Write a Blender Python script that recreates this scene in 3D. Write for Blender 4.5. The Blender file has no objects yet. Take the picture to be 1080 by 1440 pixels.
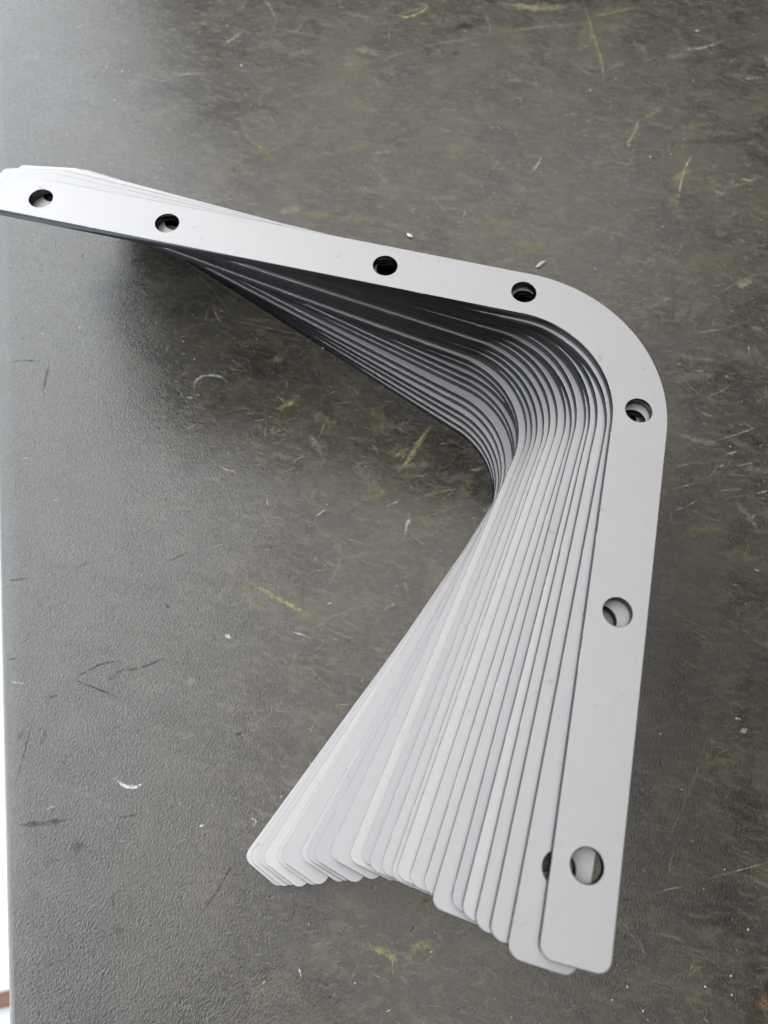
import bpy, bmesh, math, random
import numpy as np
from mathutils import Matrix, Vector, noise
from mathutils.geometry import tessellate_polygon

MM = 0.001
sc = bpy.context.scene
col = sc.collection

# ------------------------------------------------------------------ camera
cd = bpy.data.cameras.new('camera')
cam = bpy.data.objects.new('camera', cd)
col.objects.link(cam)
right = Vector((0.97228736, 0.23367412, 0.00732788))
up = -Vector((0.21896788, -0.89921897, -0.37875890))
back = -Vector((-0.08191678, 0.36986706, -0.92546637))
m = Matrix((right, up, back)).transposed().to_4x4()
m.translation = Vector((-12.5587, -146.8620, 326.1754)) * MM
cam.matrix_world = m
cd.sensor_fit = 'VERTICAL'
cd.sensor_height = 36.0
cd.sensor_width = 27.0
cd.lens = 1014.805 / 1440.0 * 36.0
cd.clip_start = 0.01
cd.clip_end = 50.0
cd.dof.use_dof = True
cd.dof.focus_distance = 0.300
cd.dof.aperture_fstop = 10.0
sc.camera = cam

# ------------------------------------------------------------------ room light
world = bpy.data.worlds.new('World')
sc.world = world
world.use_nodes = True
bg = world.node_tree.nodes['Background']
bg.inputs['Color'].default_value = (0.86, 0.93, 1.0, 1)
bg.inputs['Strength'].default_value = 0.04


def area(name, loc, target, sx, sy, power, color):
    ld = bpy.data.lights.new(name, 'AREA')
    ld.shape = 'RECTANGLE'
    ld.size = sx
    ld.size_y = sy
    ld.energy = power
    ld.color = color
    o = bpy.data.objects.new(name, ld)
    col.objects.link(o)
    o.location = loc
    d = Vector(target) - Vector(loc)
    o.rotation_euler = d.to_track_quat('-Z', 'Y').to_euler()
    return o


# daylight from a large shop window to the left of the bench, and the pale ceiling above it
area('window_light', (-1.15, -0.35, 0.83), (0.0, -0.35, 0.83), 3.7, 2.86, 132.0, (0.89, 0.945, 1.0))
area('ceiling_light', (-0.45, 1.3, 2.5), (-0.45, 1.3, 0.0), 2.7, 5.0, 60.0, (1.0, 0.962, 0.925))

vs = sc.view_settings
sc.display_settings.display_device = 'sRGB'
vs.view_transform = 'Standard'
vs.look = 'None'
vs.exposure = 0.0
vs.gamma = 1.0
vs.use_curve_mapping = False
sc.render.engine = 'CYCLES'
sc.cycles.use_denoising = True
sc.cycles.max_bounces = 5
sc.cycles.diffuse_bounces = 3
sc.cycles.glossy_bounces = 4
sc.cycles.transparent_max_bounces = 12
sc.cycles.caustics_reflective = False
sc.cycles.caustics_refractive = False
sc.cycles.use_adaptive_sampling = True
sc.cycles.adaptive_threshold = 0.025


# ------------------------------------------------------------------ helpers
def new_mat(name):
    mt = bpy.data.materials.new(name)
    mt.use_nodes = True
    nt = mt.node_tree
    return mt, nt, nt.nodes['Principled BSDF'], nt.nodes['Material Output']


class N:
    """small wrapper for building node trees"""
    def __init__(self, nt):
        self.nt = nt
        self.L = nt.links

    def put(self, sock, v):
        if isinstance(v, bpy.types.NodeSocket):
            self.L.new(v, sock)
        elif v is not None:
            sock.default_value = v

    def coords(self, kind='Object'):
        return self.nt.nodes.new('ShaderNodeTexCoord').outputs[kind]

    def mapping(self, vec, scale=(1, 1, 1), rot=(0, 0, 0), loc=(0, 0, 0)):
        n = self.nt.nodes.new('ShaderNodeMapping')
        self.L.new(vec, n.inputs['Vector'])
        n.inputs['Scale'].default_value = scale
        n.inputs['Rotation'].default_value = rot
        self.put(n.inputs['Location'], loc)
        return n.outputs[0]

    def noise(self, vec, scale, detail=3, rough=0.55, dist=0.0, out='Fac'):
        n = self.nt.nodes.new('ShaderNodeTexNoise')
        self.L.new(vec, n.inputs['Vector'])
        n.inputs['Scale'].default_value = scale
        n.inputs['Detail'].default_value = detail
        n.inputs['Roughness'].default_value = rough
        n.inputs['Distortion'].default_value = dist
        return n.outputs[out]

    def voronoi(self, vec, scale, feature='F1', rnd=1.0):
        n = self.nt.nodes.new('ShaderNodeTexVoronoi')
        n.feature = feature
        self.L.new(vec, n.inputs['Vector'])
        n.inputs['Scale'].default_value = scale
        n.inputs['Randomness'].default_value = rnd
        return n.outputs['Distance']

    def ramp(self, fac, stops, interp='LINEAR'):
        n = self.nt.nodes.new('ShaderNodeValToRGB')
        self.L.new(fac, n.inputs['Fac'])
        e = n.color_ramp.elements
        n.color_ramp.interpolation = interp
        while len(e) < len(stops):
            e.new(0.5)
        for s, (p, c) in zip(e, stops):
            s.position = p
            s.color = (c, c, c, 1) if isinstance(c, (int, float)) else (*c, 1)
        return n.outputs['Color']

    def math(self, op, a, b=None, clamp=False):
        n = self.nt.nodes.new('ShaderNodeMath')
        n.operation = op
        n.use_clamp = clamp
        self.put(n.inputs[0], a)
        if b is not None:
            self.put(n.inputs[1], b)
        return n.outputs[0]

    def mix(self, fac, a, b, mode='MIX'):
        n = self.nt.nodes.new('ShaderNodeMix')
        n.data_type = 'RGBA'
        n.blend_type = mode
        self.put(n.inputs['Factor'], fac)
        for s, v in ((n.inputs['A'], a), (n.inputs['B'], b)):
            pass
        A = [i for i in n.inputs if i.name == 'A' and i.type == 'RGBA'][0]
        B = [i for i in n.inputs if i.name == 'B' and i.type == 'RGBA'][0]
        self.put(A, (*a, 1) if isinstance(a, tuple) and len(a) == 3 else a)
        self.put(B, (*b, 1) if isinstance(b, tuple) and len(b) == 3 else b)
        return [o for o in n.outputs if o.type == 'RGBA'][0]

    def bump(self, height, strength, dist, normal=None):
        n = self.nt.nodes.new('ShaderNodeBump')
        n.inputs['Strength'].default_value = strength
        n.inputs['Distance'].default_value = dist
        self.L.new(height, n.inputs['Height'])
        if normal is not None:
            self.L.new(normal, n.inputs['Normal'])
        return n.outputs[0]


def link_mesh(name, verts, faces, mat, parent=None, smooth=False):
    me = bpy.data.meshes.new(name)
    me.from_pydata([tuple(v) for v in verts], [], faces)
    me.update()
    if mat is not None:
        me.materials.append(mat)
    if smooth:
        me.polygons.foreach_set('use_smooth', [True] * len(me.polygons))
    o = bpy.data.objects.new(name, me)
    col.objects.link(o)
    if parent is not None:
        o.parent = parent
    return o


# ------------------------------------------------------------------ materials
def steel_material():
    mt, nt, b, out = new_mat('blasted_steel')
    n = N(nt)
    co = n.coords('Object')
    oi = nt.nodes.new('ShaderNodeObjectInfo')
    rnd = oi.outputs['Random']
    # shift the pattern from plate to plate
    off = nt.nodes.new('ShaderNodeCombineXYZ')
    n.L.new(n.math('MULTIPLY', rnd, 7.0), off.inputs[0])
    n.L.new(n.math('MULTIPLY', rnd, 3.0), off.inputs[1])
    co2 = n.mapping(co, loc=off.outputs[0])
    cloud = n.noise(co2, 45, 4, 0.6)
    fine = n.noise(co2, 900, 3, 0.6)
    brushed = n.noise(n.mapping(co2, scale=(1, 0.05, 1), rot=(0, 0, 0.6)), 2200, 2, 0.5)
    specks = n.ramp(n.noise(co2, 190, 3, 0.6), [(0.67, 0.0), (0.74, 1.0)])
    smear = n.ramp(n.noise(n.mapping(co2, scale=(3, 0.6, 1), rot=(0, 0, 0.3)), 60, 3, 0.6), [(0.60, 0.0), (0.80, 1.0)])
    base = n.mix(cloud, (0.535, 0.517, 0.510), (0.605, 0.585, 0.576))
    base = n.mix(n.math('MULTIPLY', rnd, 0.9), base, (0.450, 0.445, 0.452))
    mott = n.ramp(n.noise(co2, 330, 4, 0.7), [(0.35, 0.0), (0.65, 1.0)])
    base = n.mix(n.math('MULTIPLY', mott, 0.22), base, (0.44, 0.435, 0.44))
    base = n.mix(n.math('MULTIPLY', specks, 0.5), base, (0.30, 0.295, 0.29))
    base = n.mix(n.math('MULTIPLY', smear, 0.4), base, (0.46, 0.46, 0.47))
    # the laser-cut rim is bare, darker steel
    geo = nt.nodes.new('ShaderNodeNewGeometry')
    tx = nt.nodes.new('ShaderNodeVectorTransform')
    tx.vector_type = 'NORMAL'
    tx.convert_from = 'WORLD'
    tx.convert_to = 'OBJECT'
    n.L.new(geo.outputs['True Normal'], tx.inputs[0])
    sep = nt.nodes.new('ShaderNodeSeparateXYZ')
    n.L.new(tx.outputs[0], sep.inputs[0])
    nz = n.math('ABSOLUTE', sep.outputs[2])
    rim = n.ramp(nz, [(0.85, 1.0), (0.95, 0.65), (0.99, 0.0)])
    # glints along the bevelled edge, painted in as scattered brighter dashes
    glint = n.math('MULTIPLY', n.ramp(nz, [(0.25, 0.0), (0.36, 1.0)]), n.ramp(n.noise(co2, 110, 3, 0.7), [(0.59, 0.0), (0.64, 1.0)]))
    rim = n.math('MULTIPLY', rim, n.math('SUBTRACT', 1.0, n.math('MULTIPLY', glint, 0.4)))
    stri = n.noise(n.mapping(co2, scale=(1, 1, 0.06)), 1800, 2, 0.6)
    layer = n.noise(n.mapping(co2, scale=(0.12, 0.12, 1)), 900, 3, 0.6)
    rimcol = n.mix(layer, (0.060, 0.061, 0.067), (0.155, 0.155, 0.16))
    base = n.mix(rim, base, rimcol)
    n.put(b.inputs['Base Color'], base)
    n.put(b.inputs['Metallic'], n.math('ADD', 0.45, n.math('MULTIPLY', rim, 0.52)))
    b.inputs['Specular IOR Level'].default_value = 0.45
    n.put(b.inputs['Specular Tint'], n.mix(rim, (1.0, 1.0, 1.0), (0.5, 0.5, 0.52)))
    ro = n.math('ADD', n.math('MULTIPLY', cloud, 0.10), 0.50)
    ro = n.math('ADD', ro, n.math('MULTIPLY', smear, 0.06))
    rr = n.math('ADD', n.math('MULTIPLY', layer, 0.16), 0.08)
    mx = nt.nodes.new('ShaderNodeMix')
    n.put(mx.inputs[0], rim)
    n.put(mx.inputs[2], ro)
    n.put(mx.inputs[3], rr)
    n.put(b.inputs['Roughness'], mx.outputs[0])
    h = n.math('ADD', n.math('MULTIPLY', fine, 0.6), n.math('MULTIPLY', brushed, 0.5))
    h = n.math('ADD', h, n.math('MULTIPLY', n.math('MULTIPLY', stri, rim), 0.5))
    n.put(b.inputs['Normal'], n.bump(h, 0.35, 0.00003))
    return mt


def bench_material():
    mt, nt, b, out = new_mat('worn_dark_bench_top')
    n = N(nt)
    co = n.coords('Object')
    # how far in from the bench's edge (metres): the middle, where work is slid about, is the scuffed part
    dt = nt.nodes.new('ShaderNodeVectorMath')
    dt.operation = 'DOT_PRODUCT'
    n.L.new(co, dt.inputs[0])
    dt.inputs[1].default_value = (0.8987, 0.4386, 0.0)
    s = n.math('ADD', dt.outputs['Value'], 0.22734)
    s = n.math('ADD', s, n.math('MULTIPLY', n.math('SUBTRACT', n.noise(co, 16, 4, 0.6), 0.5), 0.10))
    used = n.ramp(n.math('MULTIPLY', s, 4.0), [(0.08, 0.12), (0.55, 1.0)])
    big = n.noise(co, 9, 4, 0.6)
    mid = n.noise(n.mapping(co, scale=(1, 1.6, 1), rot=(0, 0, 0.4)), 38, 5, 0.65)
    grit = n.noise(co, 420, 4, 0.65)
    haze = n.ramp(n.noise(n.mapping(co, scale=(1, 2.6, 1), rot=(0, 0, 0.25)), 120, 5, 0.7), [(0.50, 0.0), (0.74, 1.0)])
    hair1 = n.ramp(n.noise(n.mapping(co, scale=(0.14, 1, 1), rot=(0, 0, 0.5)), 900, 3, 0.6), [(0.62, 0.0), (0.72, 1.0)])
    hair2 = n.ramp(n.noise(n.mapping(co, scale=(0.12, 1, 1), rot=(0, 0, -0.75)), 800, 3, 0.6), [(0.63, 0.0), (0.73, 1.0)])
    worn = n.ramp(n.noise(co, 22, 4, 0.6), [(0.42, 0.0), (0.62, 1.0)])
    base = n.mix(big, (0.018, 0.016, 0.014), (0.038, 0.033, 0.027))
    stain = n.ramp(n.noise(co, 13, 6, 0.62, 0.9), [(0.44, 0.0), (0.58, 1.0)])
    base = n.mix(n.math('MULTIPLY', n.math('MULTIPLY', stain, used), 0.85), base, (0.088, 0.074, 0.047))
    dirt = n.ramp(n.noise(n.mapping(co, loc=(3.1, 1.7, 0)), 17, 6, 0.65, 0.6), [(0.50, 0.0), (0.64, 1.0)])
    base = n.mix(n.math('MULTIPLY', dirt, 0.8), base, (0.015, 0.013, 0.011))
    base = n.mix(n.ramp(mid, [(0.36, 0.0), (0.66, 1.0)]), base, (0.050, 0.046, 0.040))
    base = n.mix(n.math('MULTIPLY', n.math('MULTIPLY', haze, used), 0.55), base, (0.165, 0.138, 0.080))
    cloud = n.ramp(n.noise(n.mapping(co, scale=(1, 1.7, 1), rot=(0, 0, 0.3), loc=(0.7, 2.2, 0)), 48, 7, 0.72, 0.4), [(0.52, 0.0), (0.68, 1.0)])
    base = n.mix(n.math('MULTIPLY', n.math('MULTIPLY', cloud, used), 0.55), base, (0.132, 0.113, 0.076))
    wv = nt.nodes.new('ShaderNodeVectorMath')
    wv.operation = 'MULTIPLY_ADD'
    n.L.new(n.noise(co, 70, 2, 0.5, 0.0, 'Color'), wv.inputs[0])
    wv.inputs[1].default_value = (0.02, 0.02, 0.0)
    n.L.new(co, wv.inputs[2])
    hair3 = n.ramp(n.noise(n.mapping(wv.outputs[0], scale=(0.10, 1, 1), rot=(0, 0, 1.5)), 700, 3, 0.65), [(0.585, 0.0), (0.66, 1.0)])
    hair4 = n.ramp(n.noise(n.mapping(wv.outputs[0], scale=(0.08, 1, 1), rot=(0, 0, 0.1)), 650, 3, 0.65), [(0.585, 0.0), (0.66, 1.0)])
    hh = n.math('MAXIMUM', n.math('MAXIMUM', hair1, hair2), n.math('MAXIMUM', hair3, hair4))
    hairs = n.math('MULTIPLY', hh, n.math('ADD', n.math('MULTIPLY', worn, 0.85), 0.15))
    base = n.mix(n.math('MULTIPLY', n.math('MULTIPLY', hairs, used), 0.46), base, (0.23, 0.205, 0.145))
    base = n.mix(n.math('MULTIPLY', n.ramp(grit, [(0.52, 0.0), (0.70, 1.0)]), 0.38), base, (0.13, 0.117, 0.092))
    base = n.mix(n.math('MULTIPLY', n.ramp(grit, [(0.30, 1.0), (0.42, 0.0)]), 0.6), base, (0.016, 0.015, 0.014))
    n.put(b.inputs['Base Color'], base)
    ro = n.math('ADD', n.math('MULTIPLY', mid, 0.14), 0.16)
    ro = n.math('ADD', ro, n.math('MULTIPLY', haze, 0.12))
    ro = n.math('ADD', ro, n.math('MULTIPLY', n.math('SUBTRACT', stain, dirt), 0.06))
    n.put(b.inputs['Roughness'], ro)
    b.inputs['Specular IOR Level'].default_value = 0.95
    # moulded orange-peel grain, polished away along the bench's edge
    warp = n.noise(co, 260, 2, 0.5, 0.0, 'Color')
    cw = nt.nodes.new('ShaderNodeVectorMath')
    cw.operation = 'MULTIPLY_ADD'
    n.L.new(warp, cw.inputs[0])
    cw.inputs[1].default_value = (0.0016, 0.0016, 0.0)
    n.L.new(co, cw.inputs[2])
    grain = n.noise(n.mapping(cw.outputs[0], scale=(1.2, 0.8, 1), rot=(0, 0, 0.25)), 1000, 2.5, 0.62)
    grain = n.ramp(grain, [(0.33, 0.0), (0.67, 1.0)])
    grain2 = n.noise(co, 1700, 2, 0.5)
    s2 = n.math('ADD', n.math('ADD', dt.outputs['Value'], 0.22734), n.math('MULTIPLY', n.noise(co, 120, 3), 0.004))
    keep = n.ramp(n.math('MULTIPLY', s2, 4.0), [(0.015, 0.15), (0.042, 1.0), (0.24, 1.0), (0.60, 0.28)])
    pits = n.ramp(n.noise(co, 330, 3, 0.6), [(0.26, 0.0), (0.36, 1.0)])
    grain = n.math('ADD', grain, n.math('MULTIPLY', pits, 1.3))
    h = n.math('ADD', n.math('MULTIPLY', grain, keep), n.math('MULTIPLY', grain2, 0.12))
    n.put(b.inputs['Normal'], n.bump(h, 0.95, 0.000125))
    return mt


def mark_material():
    mt, nt, b, out = new_mat('scuffs_and_paint_rubs')
    n = N(nt)
    at = nt.nodes.new('ShaderNodeAttribute')
    at.attribute_name = 'tone'
    co = n.coords('Object')
    brk = n.noise(co, 1500, 4, 0.7)
    brk2 = n.noise(co, 300, 3, 0.6)
    f = n.math('ADD', n.math('MULTIPLY', brk, 0.75), n.math('MULTIPLY', brk2, 0.5))
    f = n.ramp(f, [(0.50, 0.0), (0.70, 1.0)])
    al = n.math('MULTIPLY', f, at.outputs['Alpha'])
    n.put(b.inputs['Base Color'], at.outputs['Color'])
    b.inputs['Roughness'].default_value = 0.7
    n.put(b.inputs['Alpha'], n.math('MULTIPLY', al, 1.35, clamp=True))
    return mt


def plain(name, colr, rough, metal=0.0, nscale=200, var=0.2):
    mt, nt, b, out = new_mat(name)
    n = N(nt)
    f = n.noise(n.coords('Object'), nscale, 3, 0.6)
    dark = tuple(c * (1 - var) for c in colr)
    n.put(b.inputs['Base Color'], n.mix(f, dark, colr))
    b.inputs['Roughness'].default_value = rough
    b.inputs['Metallic'].default_value = metal
    n.put(b.inputs['Normal'], n.bump(f, 0.2, 0.0005))
    return mt


STEEL = steel_material()
BENCH = bench_material()
MARK = mark_material()
FLOOR = plain('white_floor_paint', (0.80, 0.81, 0.82), 0.5, nscale=14, var=0.06)
WOOD = plain('brown_wood', (0.24, 0.12, 0.07), 0.6, nscale=60, var=0.4)
CHIP = plain('bright_metal_chip', (0.78, 0.77, 0.72), 0.35, metal=0.6, nscale=900, var=0.15)
PAINT = plain('pale_yellow_paint_flake', (0.62, 0.60, 0.40), 0.6, nscale=900, var=0.25)

# ------------------------------------------------------------------ the setting
# positions measured on the bench top, in millimetres
MARKS = [
    (((-29.3,36.0),(-33.0,25.8),(-36.0,14.7),(-39.4,5.3)),2.6,'y',0.75),
    (((-43.9,13.6),(-37.4,20.6)),3.0,'y',0.3),
    (((-96.5,-65.9),(-83.3,-69.1),(-72.1,-72.3),(-60.9,-75.5)),2.6,'y',0.5),
    (((-60.9,-75.5),(-49.8,-79.3),(-35.1,-81.4)),1.4,'y',0.35),
    (((-60.1,-78.4),(-48.7,-70.5),(-34.6,-61.8)),1.6,'y',0.28),
    (((-56.6,-91.0),(-49.6,-79.9)),0.6,'g',0.35),
    (((-30.5,-82.7),(-25.4,-83.1)),2.6,'y',0.4),
    (((-94.1,-73.5),(-82.7,-77.0)),3.0,'y',0.22),
    (((-102.0,-57.5),(-91.9,-52.5)),2.2,'y',0.2),
    (((-58.0,-14.7),(-46.9,-8.9),(-43.6,-6.1)),3.4,'y',0.35),
    (((-45.4,-7.3),(-43.1,-5.2)),3,'y',0.55),
    (((-127.6,-11.4),(-122.6,-13.0),(-117.9,-12.6)),1.1,'y',0.7),
    (((-111.3,15.1),(-109.2,8.4)),0.9,'y',0.65),
    (((-99.6,-21.7),(-97.6,-27.1)),0.8,'c',0.55),
    (((-109.2,26.0),(-104.8,29.2),(-99.8,34.4)),3.0,'y',0.5),
    (((-101.0,-27.9),(-91.8,-23.3)),0.6,'y',0.35),
    (((-73.4,-27.0),(-68.8,-21.6)),0.9,'c',0.6),
    (((-55.8,-34.4),(-45.7,-35.3)),0.9,'y',0.5),
    (((-27.9,-16.3),(-29.1,-20.4),(-28.8,-24.9)),1.6,'c',0.75),
    (((-25.3,-24.8),(-21.2,-27.5),(-16.5,-28.3)),1.0,'y',0.5),
    (((-59.3,-33.1),(-56.3,-44.6),(-56.6,-53.7),(-59.0,-61.4)),0.45,'g',0.6),
    (((-86.7,7.3),(-83.1,16.9),(-81.8,34.4)),0.6,'g',0.35),
    (((-42.0,-14.3),(-34.3,-8.6)),1.1,'c',0.45),
    (((-26.2,-5.0),(-10.1,3.7)),2.2,'y',0.3),
    (((-5.1,15.3),(1.5,18.5)),1.8,'y',0.45),
    (((-24.1,-48.7),(-20.7,-52.9)),2.0,'y',0.35),
    (((-30.0,-64.2),(-25.6,-59.7)),1.4,'c',0.3),
    (((-69.3,-84.0),(-59.1,-84.6)),0.8,'w',0.5),
    (((-97.9,-93.3),(-94.3,-93.1)),1.6,'w',0.5),
    (((-39.7,-23.7),(-14.4,-9.9),(7.2,7.1)),0.7,'y',0.28),
    (((-50.4,-37.6),(-32.0,-26.4)),0.7,'g',0.3),
    (((-3.7,-197.1),(3.4,-197.2),(8.3,-199.7)),3.2,'y',0.4),
    (((11.4,-194.7),(20.2,-189.4)),4.5,'y',0.4),
    (((-6.2,-193.2),(-2.0,-198.4)),0.6,'c',0.4),
    (((-29.0,-209.8),(-27.0,-213.0)),0.5,'w',0.6),
    (((-12.4,-185.8),(-8.9,-182.4)),0.6,'g',0.4),
    (((9.1,-203.1),(13.9,-205.6)),2.0,'g',0.25),
    (((37.0,-202.5),(50.8,-185.8)),0.5,'g',0.3),
    (((29.4,-178.4),(28.6,-181.1)),0.5,'g',0.4),
    (((95.0,16.7),(102.2,21.6),(108.7,27.5)),0.6,'c',0.6),
    (((93.6,28.5),(101.3,32.8),(106.4,36.0)),0.6,'c',0.5),
    (((93.0,40.0),(98.7,43.5),(104.9,47.0)),0.6,'c',0.4),
    (((108.1,36.5),(114.0,43.1),(116.5,54.0)),0.8,'y',0.45),
    (((115.8,42.4),(140.9,46.9)),0.8,'y',0.28),
    (((113.5,61.6),(122.2,66.7),(129.2,71.4),(136.2,76.5)),0.9,'y',0.5),
    (((116.9,47.1),(118.9,49.2)),1.8,'c',0.55),
    (((120.0,55.7),(125.5,58.7)),1.4,'c',0.5),
    (((124.9,49.5),(133.6,54.0)),1.0,'c',0.4),
    (((117.0,33.9),(129.0,37.6)),2.0,'y',0.35),
    (((135.7,36.8),(141.1,39.7)),0.9,'c',0.6),
    (((100.1,4.6),(123.3,15.9)),5.5,'y',0.18),
    (((112.0,-40.8),(117.0,-43.0)),1.3,'y',0.45),
    (((121.0,-80.6),(114.0,-109.2),(103.3,-140.2)),0.5,'g',0.4),
    (((99.0,-154.5),(107.1,-149.9),(114.8,-146.3)),0.8,'g',0.45),
    (((120.8,-143.2),(137.5,-134.7),(147.3,-129.9)),0.8,'g',0.45),
    (((90.6,-164.2),(94.7,-167.8),(99.7,-172.4)),0.7,'g',0.5),
    (((111.3,-165.4),(115.6,-166.6)),0.8,'g',0.35),
    (((136.1,-3.3),(138.7,-4.1)),0.8,'w',0.5),
    (((133.3,-80.7),(136.9,-78.4)),2.2,'c',0.45),
    (((130.9,-75.2),(133.6,-75.1)),1.0,'w',0.6),
    (((89.8,64.3),(105.3,51.3),(113.6,33.0)),0.8,'y',0.15),
    (((65.2,162.1),(80.0,176.3)),1.5,'g',0.2),
    (((105.8,151.7),(136.1,179.6)),1.2,'g',0.3),
    (((92.3,123.8),(129.7,142.7)),0.8,'c',0.25),
    (((106.5,85.8),(120.5,98.2)),1.0,'y',0.35),
    (((90.4,99.9),(106.5,85.8)),1.2,'y',0.25),
    (((2.9,387.4),(14.6,352.9),(22.3,329.7),(28.2,303.8)),1.7,'y',0.35),
    (((-52.8,337.3),(-21.5,352.6),(10.8,364.4)),1.2,'y',0.4),
    (((9.9,370.9),(41.7,391.0)),1.6,'y',0.3),
    (((-124.5,289.4),(-92.0,315.2),(-52.6,335.9)),1.2,'c',0.25),
    (((71.6,352.8),(85.3,357.6),(101.1,368.8)),1.6,'c',0.4),
    (((112.3,333.6),(129.3,340.0)),1.1,'c',0.6),
    (((87.6,259.0),(83.5,244.7),(81.0,212.2)),1.0,'c',0.5),
    (((52.7,283.6),(50.0,267.0),(46.7,256.8)),2.0,'y',0.35),
    (((55.2,281.0),(75.6,276.6)),1.2,'g',0.3),
    (((7.2,319.0),(20.5,314.1)),1.6,'y',0.3),
    (((4.5,272.8),(15.2,277.4)),1.0,'c',0.4),
    (((-25.6,211.7),(-15.3,241.4)),1.0,'g',0.3),
    (((-105.5,203.7),(-86.2,187.8)),0.9,'y',0.35),
    (((-65.5,193.0),(-45.7,172.4)),1.2,'y',0.35),
    (((-40.0,173.8),(-40.1,185.0)),0.8,'c',0.3),
    (((-7.3,219.2),(-2.4,235.4)),1.6,'c',0.35),
    (((-30.8,216.3),(-26.8,228.1)),1.0,'c',0.3),
    (((-194.1,311.3),(-204.0,327.5),(-210.9,333.4)),1.0,'c',0.4),
    (((-224.5,281.9),(-213.5,301.3)),1.6,'c',0.45),
    (((-192.9,222.2),(-180.9,206.3),(-166.8,197.5),(-151.2,183.4)),2.2,'y',0.35),
    (((-166.8,197.5),(-157.9,205.8)),1.6,'y',0.3),
    (((-246.5,246.4),(-225.1,254.5)),2.2,'c',0.25),
    (((-299.9,295.8),(-291.2,313.1)),1.6,'g',0.3),
    (((-289.9,251.3),(-289.8,242.4)),1.4,'c',0.3),
    (((-297.1,186.7),(-288.0,179.6)),1.6,'c',0.35),
    (((-134.4,155.9),(-74.0,154.3)),0.8,'y',0.2),
    (((-133.1,182.0),(-73.4,151.8)),0.9,'y',0.22),
    (((-117.6,341.7),(-100.3,353.6)),2.4,'y',0.4),
    (((-177.5,322.9),(-180.5,307.4),(-188.5,309.0)),2.6,'y',0.35),
    (((-140.9,278.4),(-173.0,256.7)),0.9,'g',0.2),
    (((-131.9,280.6),(-105.7,290.7),(-43.1,309.8)),0.7,'g',0.18),
    (((48.4,325.9),(75.0,339.5)),1.1,'r',0.35),
    (((32.9,339.5),(28.7,334.9)),2.5,'r',0.25),
    (((100.6,231.4),(133.4,254.2)),1.2,'g',0.25),
    (((116.7,247.1),(125.2,246.2)),2.2,'c',0.35),
    (((-52.0,332.5),(-61.8,359.6)),2.0,'y',0.25),
    (((127.1,363.1),(129.9,349.8)),0.8,'c',0.5),
    (((5.5,298.1),(-26.1,321.1)),0.6,'g',0.3),
    (((-156.9,-127.3),(-148.0,-118.6),(-139.3,-114.9)),1.2,'d',0.6),
    (((-140.6,-120.1),(-129.1,-115.1),(-119.1,-107.4)),1.5,'d',0.5),
    (((-156.9,-127.3),(-145.6,-128.7),(-133.3,-130.2)),1.0,'d',0.6),
    (((-142.0,-125.3),(-136.6,-117.5)),1.8,'d',0.5),
    (((-155.9,-188.2),(-146.1,-185.3),(-135.9,-181.2)),2.2,'d',0.55),
    (((-116.9,-176.1),(-108.2,-172.8)),1.0,'d',0.45),
    (((-64.9,-179.2),(-67.4,-189.9),(-72.9,-204.6)),0.9,'d',0.6),
    (((-167.5,-145.6),(-165.3,-160.2),(-163.1,-175.8)),0.8,'d',0.5),
    (((-79.7,-133.6),(-75.9,-130.6)),1.5,'d',0.5),
    (((-166.0,-138.4),(-160.2,-134.8)),1.2,'d',0.5),
    (((-135.3,-65.6),(-127.3,-58.2)),1.0,'d',0.4),
    (((-177.3,-81.2),(-169.9,-73.3)),0.9,'d',0.35),
    (((-204.9,-91.9),(-194.1,-87.8)),0.9,'d',0.6),
    (((-255.2,19.6),(-249.2,22.5),(-238.1,24.8)),1.1,'d',0.65),
    (((-234.4,23.8),(-232.3,16.2),(-230.2,6.8)),1.1,'d',0.65),
    (((-124.2,-161.6),(-118.6,-163.7),(-114.1,-163.2),(-110.0,-159.6)),1.4,'w',0.7),
    (((-118.6,-163.7),(-114.2,-162.9)),2.2,'w',0.5),
    (((-82.9,-171.2),(-80.8,-170.2)),1.0,'w',0.7),
    (((-61.4,-166.4),(-60.6,-163.9),(-63.3,-163.2)),0.8,'w',0.5),
    (((-154.6,27.2),(-155.0,32.9),(-150.9,37.1),(-143.3,38.0),(-137.6,34.9)),1.6,'w',0.35),
    (((-156.7,22.2),(-152.9,22.3)),1.6,'w',0.3),
    (((-97.8,-92.6),(-94.6,-93.2)),2.0,'w',0.5),
    (((-183.5,-134.7),(-176.0,-134.1)),1.1,'w',0.35),
    (((-138.1,-200.8),(-137.5,-198.0),(-134.3,-196.7)),3.2,'d',0.35),
    (((-130.8,-191.8),(-126.5,-188.8)),4.5,'b',0.45),
    (((-104.0,-212.8),(-99.4,-215.5)),4.0,'b',0.3),
    (((-108.2,-202.3),(-105.8,-208.2)),1.2,'d',0.5),
    (((-171.0,-154.7),(-168.5,-155.3)),6.0,'b',0.4),
    (((-160.3,-149.1),(-159.9,-157.5)),2,'b',0.3),
    (((-97.8,-67.3),(-93.0,-71.4)),6.0,'y',0.25),
    (((-107.6,-117.0),(-103.9,-115.4)),4.0,'c',0.28),
    (((-141.3,49.9),(-134.4,47.0)),2.0,'g',0.3),
    (((-182.3,102.0),(-147.0,73.6)),0.6,'g',0.35),
    (((-149.2,74.1),(-126.8,73.8),(-106.7,73.5)),0.9,'c',0.35),
    (((-161.7,80.8),(-153.4,70.6)),1.4,'c',0.3),
    (((-178.0,57.3),(-148.8,79.0)),0.8,'g',0.2),
    (((-77.1,337.1),(-70.7,341.6),(-64.4,341.8)),5.5,'d',0.8),
    (((-63.9,370.5),(-53.9,370.7)),5,'d',0.7),
    (((-75.5,312.2),(-69.9,312.9)),4,'d',0.6),
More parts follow.
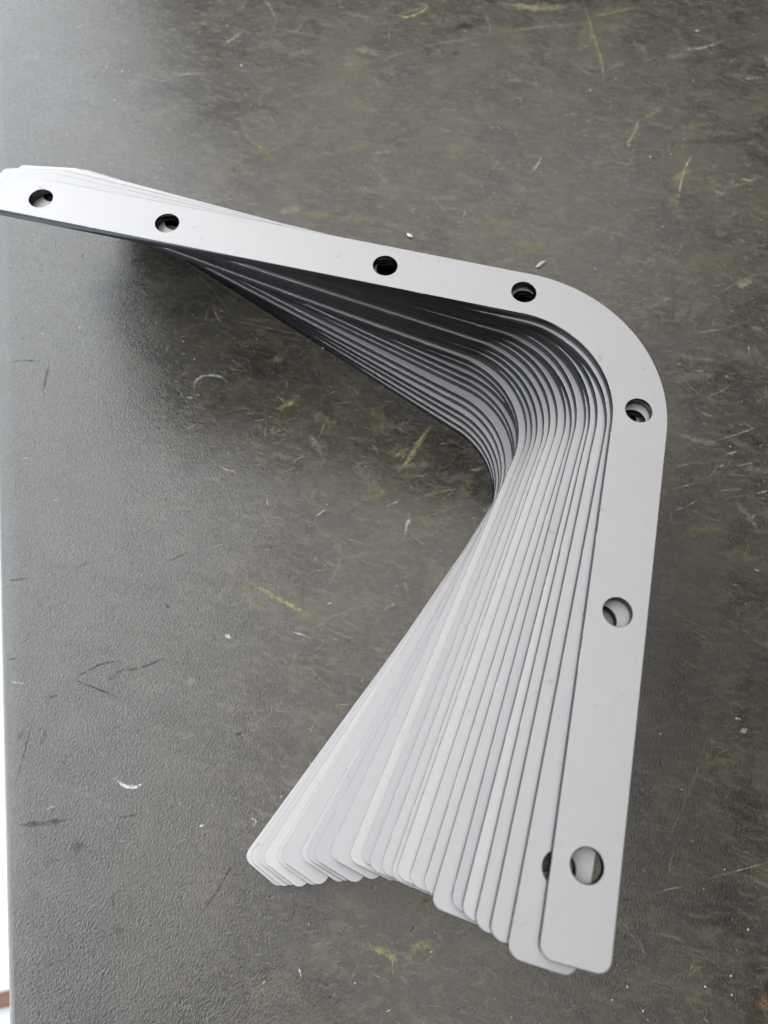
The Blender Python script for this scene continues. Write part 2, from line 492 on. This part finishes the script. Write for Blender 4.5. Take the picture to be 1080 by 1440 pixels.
    (((146.5,-182.3),(149.0,-176.9)),6,'r',0.5),
    (((-122.3,340.6),(-109.9,340.7),(-100.0,352.2),(-103.5,356.7)),2.2,'y',0.5),
    (((-53.7,369.2),(-24.4,371.3),(-5.8,379.0)),7,'y',0.35),
    (((80.7,268.4),(132.2,287.5)),9,'d',0.35),
    (((61.4,336.1),(129.0,374.4)),8,'b',0.5),
]
SPECKS = [(83.0, 325.6, 0.5), (19.1, 299.5, 0.5), (0.4, 282.2, 0.5), (21.3, 271.9, 0.5), (48.4, 257.3, 0.6), (51.8, 254.4, 0.6), (81.4, 271.1, 0.5), (62.2, 250.9, 0.6), (74.3, 256.4, 0.4), (69.8, 233.6, 0.5), (102.9, 228.5, 0.4), (40.3, 157.0, 0.5), (74.6, 160.3, 0.6), (2.4, 198.4, 0.5), (-38.7, 193.3, 0.5), (99.7, 22.5, 0.5), (121.5, 60.2, 0.5), (-82.9, 313.2, 0.6), (130.1, -136.5, 0.4), (122.4, -145.7, 0.4), (140.5, -156.1, 0.5), (136.5, -164.4, 0.5), (134.8, -173.6, 0.5), (125.3, -179.7, 0.5), (135.4, -179.9, 0.5), (95.9, -186.5, 0.6), (102.8, -192.9, 0.7), (104.7, -195.5, 0.6), (91.3, -180.3, 0.6), (20.1, -185.9, 0.5), (-6.3, -209.7, 0.6), (54.3, -206.6, 0.5), (-227.6, 49.9, 0.6), (-227.0, 49.6, 0.4), (-95.6, 68.1, 0.5), (-179.0, 110.7, 0.5), (-160.1, 45.3, 0.6), (-226.1, 301.7, 0.7), (-278.6, 243.8, 0.6), (-274.1, 244.9, 0.6), (-244.7, 190.4, 0.6), (-205.2, 267.8, 0.8), (-9.0, 118.4, 0.4), (125.8, 88.3, 0.4)]

# rotation and shift of every plate, bottom to top
POSES = [
    (-0.39747, -30.77, -2.09),
    (-0.38171, -31.06, -1.04),
    (-0.36472, -31.15, 0.47),
    (-0.35059, -30.33, 1.23),
    (-0.32175, -30.17, 3.57),
    (-0.31622, -29.14, 4.63),
    (-0.28807, -26.63, 7.56),
    (-0.27392, -26.93, 8.64),
    (-0.26397, -25.40, 9.28),
    (-0.21974, -27.42, 11.40),
    (-0.17841, -27.64, 12.05),
    (-0.17092, -24.81, 13.03),
    (-0.16314, -22.94, 11.66),
    (-0.14790, -21.40, 11.55),
    (-0.13977, -19.16, 10.76),
    (-0.14032, -17.51, 11.60),
    (-0.12902, -15.12, 10.78),
    (-0.11851, -12.39, 10.04),
    (-0.11118, -10.51, 6.56),
    (-0.08522, -9.60, 7.48),
    (-0.08391, -6.65, 6.20),
    (-0.06632, -5.81, 4.03),
    (-0.05357, -3.89, 2.58),
    (-0.04105, -1.02, -0.77),
    (-0.00057, -0.06, 0.04),
]


# bench top: a thick slab whose left edge runs past the left of the picture
EA = Vector((-215.4, -79.83))
EB = Vector((-130.72, -253.34))
ed = (EB - EA).normalized()
ein = Vector((-ed.y, ed.x))          # into the bench
if ein.x < 0:
    ein = -ein


def bench_top():
    # cross-section across the edge (s = distance inward, z), then a long sheet
    prof = [(0.0, -38), (0.0, -3.0)]
    for k in range(1, 7):
        a = math.pi / 2 * k / 6
        prof.append((3.0 * (1 - math.cos(a)), -3.0 + 3.0 * math.sin(a)))
    prof += [(9, 0.0), (40, 0), (120, 0), (300, 0), (900, 0), (900, -38)]
    along = [-900, -600, -400, -250, -120, 0, 120, 250, 420, 700]
    verts, faces = [], []
    for t in along:
        for s, z in prof:
            q = EA + ed * t + ein * s
            verts.append((q.x * MM, q.y * MM, z * MM))
    n = len(prof)
    for i in range(len(along) - 1):
        for j in range(n - 1):
            faces.append((i * n + j, i * n + j + 1, (i + 1) * n + j + 1, (i + 1) * n + j))
    faces.append(tuple(range(n)))
    faces.append(tuple((len(along) - 1) * n + j for j in reversed(range(n))))
    o = link_mesh('bench_top', verts, faces, BENCH, smooth=False)
    bm = bmesh.new()
    bm.from_mesh(o.data)
    bmesh.ops.recalc_face_normals(bm, faces=bm.faces)
    bm.to_mesh(o.data)
    bm.free()
    for p in o.data.polygons:
        if 0.05 < abs(p.normal.z) < 0.999:
            p.use_smooth = True
    o['kind'] = 'structure'
    o['label'] = 'dark worn scratched workbench top with a pebbled grain'
    return o


bench = bench_top()

fl = link_mesh('floor', [(-4, -4, -0.70), (4, -4, -0.70), (4, 4, -0.70), (-4, 4, -0.70)], [(0, 1, 2, 3)], FLOOR)
fl['kind'] = 'structure'


# ------------------------------------------------------------------ scuffs, scratches and paint rubs on the bench
TONES = {'y': (0.36, 0.31, 0.165), 'c': (0.50, 0.45, 0.31), 'w': (0.72, 0.72, 0.70), 'd': (0.022, 0.021, 0.020),
         'g': (0.30, 0.28, 0.23), 'b': (0.10, 0.075, 0.045), 'r': (0.26, 0.15, 0.09)}


def marks():
    rng = random.Random(4)
    V, F, C = [], [], []

    def ribbon(pts, w, tone, alpha, z, rag=0.35):
        # resample a smooth curve through the points
        P = [Vector(p) for p in pts]
        if len(P) == 2:
            mid = (P[0] + P[1]) / 2
            d = P[1] - P[0]
            mid += Vector((-d.y, d.x)) * rng.uniform(-0.05, 0.05)
            P = [P[0], mid, P[1]]
        ext = [2 * P[0] - P[1]] + P + [2 * P[-1] - P[-2]]
        cur = []
        for i in range(1, len(ext) - 2):
            a, b, c, d = ext[i - 1:i + 3]
            for k in range(6):
                t = k / 6
                cur.append(0.5 * (2 * b + (c - a) * t + (2 * a - 5 * b + 4 * c - d) * t * t + (3 * b - a - 3 * c + d) * t ** 3))
        cur.append(P[-1])
        n = len(cur)
        base = len(V)
        tc = TONES[tone]
        jit = rng.uniform(0.85, 1.15)
        for i, p in enumerate(cur):
            d = cur[min(i + 1, n - 1)] - cur[max(i - 1, 0)]
            if d.length < 1e-6:
                d = Vector((1, 0))
            nn = Vector((-d.y, d.x)).normalized()
            u = i / (n - 1)
            end = min(1.0, 4 * u, 4 * (1 - u))
            ww = w * (0.35 + 0.65 * end) * (1 + rng.uniform(-rag, rag))
            aa = alpha * (0.25 + 0.75 * end) * rng.uniform(0.7, 1.15)
            for s, f in ((-0.5, 0.0), (-0.22, 1.0), (0.22, 1.0), (0.5, 0.0)):
                q = p + nn * ww * s
                V.append((q.x * MM, q.y * MM, z * MM))
                C.append((tc[0] * jit, tc[1] * jit, tc[2] * jit, min(1.0, aa * f)))
            if i:
                o = base + 4 * (i - 1)
                for j in range(3):
                    F.append((o + j, o + j + 1, o + j + 5, o + j + 4))

    for pts, w, tone, alpha in MARKS:
        ribbon(pts, w, tone, min(1.0, alpha * (0.75 if tone in 'db' else 1.5)), 0.10 + rng.uniform(0, 0.05))
        if tone in 'yc' and w > 1.2:           # a rub is many parallel hairs
            P = [Vector(p) for p in pts]
            d = (P[-1] - P[0]).normalized()
            nn = Vector((-d.y, d.x))
            for k in range(4):
                o = nn * rng.uniform(-w, w) + d * rng.uniform(-4, 4)
                ribbon([p + o for p in P], rng.uniform(0.15, 0.35), tone, alpha * rng.uniform(0.5, 1.0), 0.16)
    # everyday hair scratches, thickest where work is slid about
    cl = [(-40, 40, 70), (60, 300, 110), (120, 60, 60), (-120, 250, 110), (-150, 10, 60), (20, -200, 80), (100, 170, 70)]
    for k in range(7500):
        cx, cy, s = rng.choice(cl)
        x, y = rng.gauss(cx, s), rng.gauss(cy, s)
        rel = (Vector((x, y)) - EA).dot(ein)
        if rel < 60 or not (-330 < x < 200 and -260 < y < 450):
            continue
        edge = min(1.0, max(0.0, (rel - 60) / 90.0))
        if rng.random() > edge:
            continue
        a = rng.gauss(0.35, 0.6) if rng.random() < 0.45 else rng.uniform(0, math.pi)
        L = min(40, 1.2 + rng.expovariate(1 / 4.0))
        bend = rng.gauss(0, 0.06)
        d = Vector((math.cos(a), math.sin(a)))
        nn = Vector((-d.y, d.x))
        c = Vector((x, y))
        pts = [c - d * L / 2, c + nn * L * bend, c + d * L / 2]
        tone = rng.choices('ygcdr', (4, 5, 2.5, 0.8, 0.5))[0]
        ribbon(pts, rng.choice((0.2, 0.25, 0.3, 0.4, 0.55)), tone, rng.uniform(0.2, 0.85) * min(1.0, 0.45 + 4.0 / L), 0.05 + rng.uniform(0, 0.04))
    # broad faint rubs where parts were dragged
    for k in range(320):
        cx, cy, s = rng.choice(cl)
        x, y = rng.gauss(cx, s * 1.2), rng.gauss(cy, s * 1.2)
        if (Vector((x, y)) - EA).dot(ein) < 130 or not (-330 < x < 200 and -260 < y < 450):
            continue
        a = rng.gauss(0.3, 0.5)
        L = rng.uniform(5, 26)
        d = Vector((math.cos(a), math.sin(a)))
        c = Vector((x, y))
        ribbon([c - d * L / 2, c + d * L / 2], rng.uniform(1.5, 7), rng.choice('ygcyg'), rng.uniform(0.12, 0.36), 0.03, 0.5)
    # short dings in the grain near the edge
    for k in range(140):
        s, t = rng.uniform(4, 150), rng.uniform(-420, 260)
        c = EA + ed * t + ein * s
        a = rng.uniform(0, math.pi)
        d = Vector((math.cos(a), math.sin(a)))
        L = rng.uniform(0.8, 4)
        ribbon([c - d * L / 2, c + d * L / 2], rng.uniform(0.4, 1.0), rng.choice('dddwg'), rng.uniform(0.25, 0.6), 0.07)
    o = link_mesh('scratches', V, F, MARK, bench)
    ca = o.data.color_attributes.new('tone', 'FLOAT_COLOR', 'POINT')
    ca.data.foreach_set('color', np.array(C, dtype=np.float32).ravel())
    o['kind'] = 'stuff'
    o['label'] = 'tan and yellow scratches and paint rubs on the bench top'


marks()


# ------------------------------------------------------------------ swarf on the bench
def lump(seed, r, flat=0.5):
    bm = bmesh.new()
    bmesh.ops.create_icosphere(bm, subdivisions=1, radius=1.0)
    for v in bm.verts:
        k = 1 + 0.55 * noise.noise(v.co * 1.7 + Vector((seed * 3.1, seed * 1.7, 0)))
        v.co = Vector((v.co.x * r * k * 1.25, v.co.y * r * k * 0.8, v.co.z * r * k * flat))
    return bm


def swarf():
    rng = random.Random(11)
    V, F = [], []
    dots = [(r[0], r[1], r[2]) for r in SPECKS]
    for k in range(420):
        x, y = rng.uniform(-320, 170), rng.uniform(-250, 440)
        if (Vector((x, y)) - EA).dot(ein) < 25:
            continue
        dots.append((x, y, rng.choice((0.16, 0.18, 0.22, 0.26, 0.3, 0.42))))
    for i, (x, y, r) in enumerate(dots):
        a = rng.uniform(0, 6.28)
        base = len(V)
        k = [rng.uniform(0.6, 1.3) for _ in range(6)]
        loc = [(k[0], 0, 0), (-k[1], 0.2, 0), (0, k[2] * 0.8, 0), (0.1, -k[3] * 0.8, 0), (0.1, 0.1, k[4] * 0.8), (0, 0, -0.3)]
        ca, sa = math.cos(a), math.sin(a)
        for p in loc:
            V.append(((x + r * (p[0] * ca - p[1] * sa)) * MM, (y + r * (p[0] * sa + p[1] * ca)) * MM, (0.12 + r * p[2]) * MM))
        for f in ((0, 2, 4), (2, 1, 4), (1, 3, 4), (3, 0, 4), (2, 0, 5), (1, 2, 5), (3, 1, 5), (0, 3, 5)):
            F.append(tuple(base + j for j in f))
    o = link_mesh('metal_dust', V, F, CHIP)
    o['kind'] = 'stuff'
    o['label'] = 'tiny bright metal specks scattered over the bench top'
    o['category'] = 'metal dust'


swarf()


def chip(name, x, y, r, rot, mat, label, seed, stretch=1.0):
    bm = lump(seed, r * MM, 0.45)
    bmesh.ops.scale(bm, vec=(stretch, 1, 1), verts=bm.verts)
    zmin = min(v.co.z for v in bm.verts)
    for v in bm.verts:
        v.co.z -= zmin
    me = bpy.data.meshes.new(name)
    bm.to_mesh(me)
    bm.free()
    me.materials.append(mat)
    o = bpy.data.objects.new(name, me)
    col.objects.link(o)
    o.location = (x * MM, y * MM, 0.00012)
    o.rotation_euler = (0, 0, rot)
    o['label'] = label
    o['category'] = 'chip'
    o['group'] = 'chips lying on the bench'
    return o


chip('metal_chip', 81.8, 373.4, 1.25, 0.4, CHIP, 'small white chip on the bench near the top right corner', 1)
chip('metal_chip', -67.4, 154.9, 1.5, -0.6, CHIP, 'white chip just beyond the long far arm of the top plate', 2, 1.3)
chip('paint_flake', 9.6, 152.1, 1.5, 0.9, PAINT, 'curled pale yellow flake behind the rounded corner of the plates', 3, 2.0)


# ------------------------------------------------------------------ the fanned stack of L-shaped flange plates
T = 3.8
TH = 3.70
RO, RI, YE = 59.80, 39.80, -174.0
HOLES = [(-205.9, 49.5), (-150.1, 49.6), (-57.5, 49.8), (-1.1, 50.2), (48.85, 7.1), (50.0, -70.8), (50.0, -147.9)]
RH = 4.9
XE = -234.5
RC = 4.0


def fillet(pts, rad, seg=7):
    """closed polygon (CCW) with rounded convex corners; rad per corner (0 keeps it sharp)"""
    out = []
    n = len(pts)
    for i in range(n):
        p, a, b = Vector(pts[i]), Vector(pts[i - 1]), Vector(pts[(i + 1) % n])
        r = rad[i]
        if r <= 0:
            out.append(p)
            continue
        u, v = (a - p).normalized(), (b - p).normalized()
        ang = u.angle(v)
        d = r / math.tan(ang / 2)
        c = p + (u + v).normalized() * (r / math.sin(ang / 2))
        s, e = p + u * d - c, p + v * d - c
        a0 = math.atan2(s.y, s.x)
        da = math.atan2(e.y, e.x) - a0
        while da > math.pi:
            da -= 2 * math.pi
        while da < -math.pi:
            da += 2 * math.pi
        for k in range(seg + 1):
            t = a0 + da * k / seg
            out.append(c + Vector((math.cos(t), math.sin(t))) * r)
    return out


def outline(o):
    """plate outline shrunk by o millimetres, counter-clockwise from above"""
    ro, ri, ye, xe = RO - o, RI + o, YE + o, XE + o
    # the far end is cut back on its outer side by a long shallow taper
    A, B = Vector((-210.0, RO)), Vector((XE, 53.4))
    d = (B - A).normalized()
    nn = Vector((-d.y, d.x))
    if nn.y > 0:
        nn = -nn
    A2, B2 = A + nn * o, B + nn * o
    tA = (ro - A2.y) / d.y if abs(d.y) > 1e-9 else 0
    pA = A2 + d * tA
    tB = (xe - B2.x) / d.x
    pB = B2 + d * tB
    pts, rad = [], []

    def add(x, y, r=0.0):
        pts.append((x, y))
        rad.append(r)
    add(ri, ye, RC - o)
    add(ro, ye, RC - o)
    K = 40
    for k in range(K + 1):
        a = math.pi / 2 * k / K
        add(ro * math.cos(a), ro * math.sin(a))
    add(pA.x, pA.y, 6.0)
    add(pB.x, pB.y, 2.6 - o)
    add(xe, ri, RC - o)
    for k in range(K + 1):
        a = math.pi / 2 * (1 - k / K)
        add(ri * math.cos(a), ri * math.sin(a))
    return fillet(pts, rad)


def circle(c, r, n=40):
    return [Vector((c[0] + r * math.cos(2 * math.pi * k / n), c[1] + r * math.sin(2 * math.pi * k / n))) for k in range(n)]


def plate_mesh(holes):
    bv = 0.2
    steps = [(bv, 0.0), (bv * 0.29, bv * 0.29), (0.0, bv), (0.0, TH - bv), (bv * 0.29, TH - bv * 0.29), (bv, TH)]
    V, F, side = [], [], []
    loops_first, loops_last = [], []

    def wall(fn, flip):
        rings = []
        for o, z in steps:
            pts = fn(o)
            st = len(V)
            V.extend(((p.x * MM, p.y * MM, z * MM) for p in pts))
            rings.append((st, len(pts)))
        n = rings[0][1]
        for a, b in zip(rings, rings[1:]):
            for i in range(n):
                j = (i + 1) % n
                f = (a[0] + i, a[0] + j, b[0] + j, b[0] + i)
                F.append(tuple(reversed(f)) if flip else f)
                side.append(True)
        loops_first.append(rings[0])
        loops_last.append(rings[-1])
    wall(outline, False)
    for c in holes:
        wall(lambda o, c=c: circle(c, RH + o), True)
    for loops, want in ((loops_last, 1), (loops_first, -1)):
        idx = []
        polys = []
        for st, n in loops:
            idx.extend(range(st, st + n))
            polys.append([Vector((V[st + i][0] * 1000, V[st + i][1] * 1000, 0)) for i in range(n)])
        for t in tessellate_polygon(polys):
            a, b, c = (idx[i] for i in t)
            ar = (V[b][0] - V[a][0]) * (V[c][1] - V[a][1]) - (V[b][1] - V[a][1]) * (V[c][0] - V[a][0])
            if abs(ar) < 1e-14:
                continue
            F.append((a, b, c) if ar * want > 0 else (a, c, b))
            side.append(False)
    me = bpy.data.meshes.new('flange_plate')
    me.from_pydata(V, [], F)
    me.polygons.foreach_set('use_smooth', side)
    me.update()
    me.materials.append(STEEL)
    return me


PLATE = plate_mesh(HOLES)
PLATE_SHORT = plate_mesh(HOLES[:-1])       # no hole near the short end, as the lower plates show
ORD = ['', 'topmost', 'second', 'third', 'fourth', 'fifth', 'sixth', 'seventh', 'eighth', 'ninth', 'tenth', 'eleventh', 'twelfth',
       'thirteenth']
n_plates = len(POSES)
for i, (th, tx, ty) in enumerate(POSES):
    o = bpy.data.objects.new('flange_plate', PLATE_SHORT if i < 13 else PLATE)
    col.objects.link(o)
    o.location = (tx * MM, ty * MM, (i * T + 0.12) * MM)
    o.rotation_euler = (0, 0, th)
    top = n_plates - i          # 1 = top of the stack
    if top == 1:
        lab = 'topmost L-shaped grey steel plate of the fanned stack, all seven holes showing'
    elif i == 0:
        lab = 'lowest L-shaped grey steel plate of the fanned stack, lying on the bench'
    elif top <= 13:
        lab = '%s L-shaped grey steel plate down from the top of the fanned stack' % ORD[top]
    else:
        lab = '%s L-shaped grey steel plate up from the bench in the fanned stack' % ORD[i + 1]
    o['label'] = lab
    o['category'] = 'steel plate'
    o['group'] = 'fanned stack of L-shaped steel plates'


# ------------------------------------------------------------------ on the floor beside the bench
def batten():
    bm = bmesh.new()
    bmesh.ops.create_cube(bm, size=1.0)
    bmesh.ops.scale(bm, vec=(0.30, 0.016, 0.012), verts=bm.verts)
    bmesh.ops.bevel(bm, geom=bm.edges[:], offset=0.002, segments=2, affect='EDGES')
    me = bpy.data.meshes.new('wooden_batten')
    bm.to_mesh(me)
    bm.free()
    me.materials.append(WOOD)
    o = bpy.data.objects.new('wooden_batten', me)
    col.objects.link(o)
    o.location = (-0.470, -0.490, -0.694)
    o.rotation_euler = (0, 0, 0.42)
    o['label'] = 'brown wooden strip on the white floor beside the bench edge'
    o['category'] = 'wood strip'


batten()
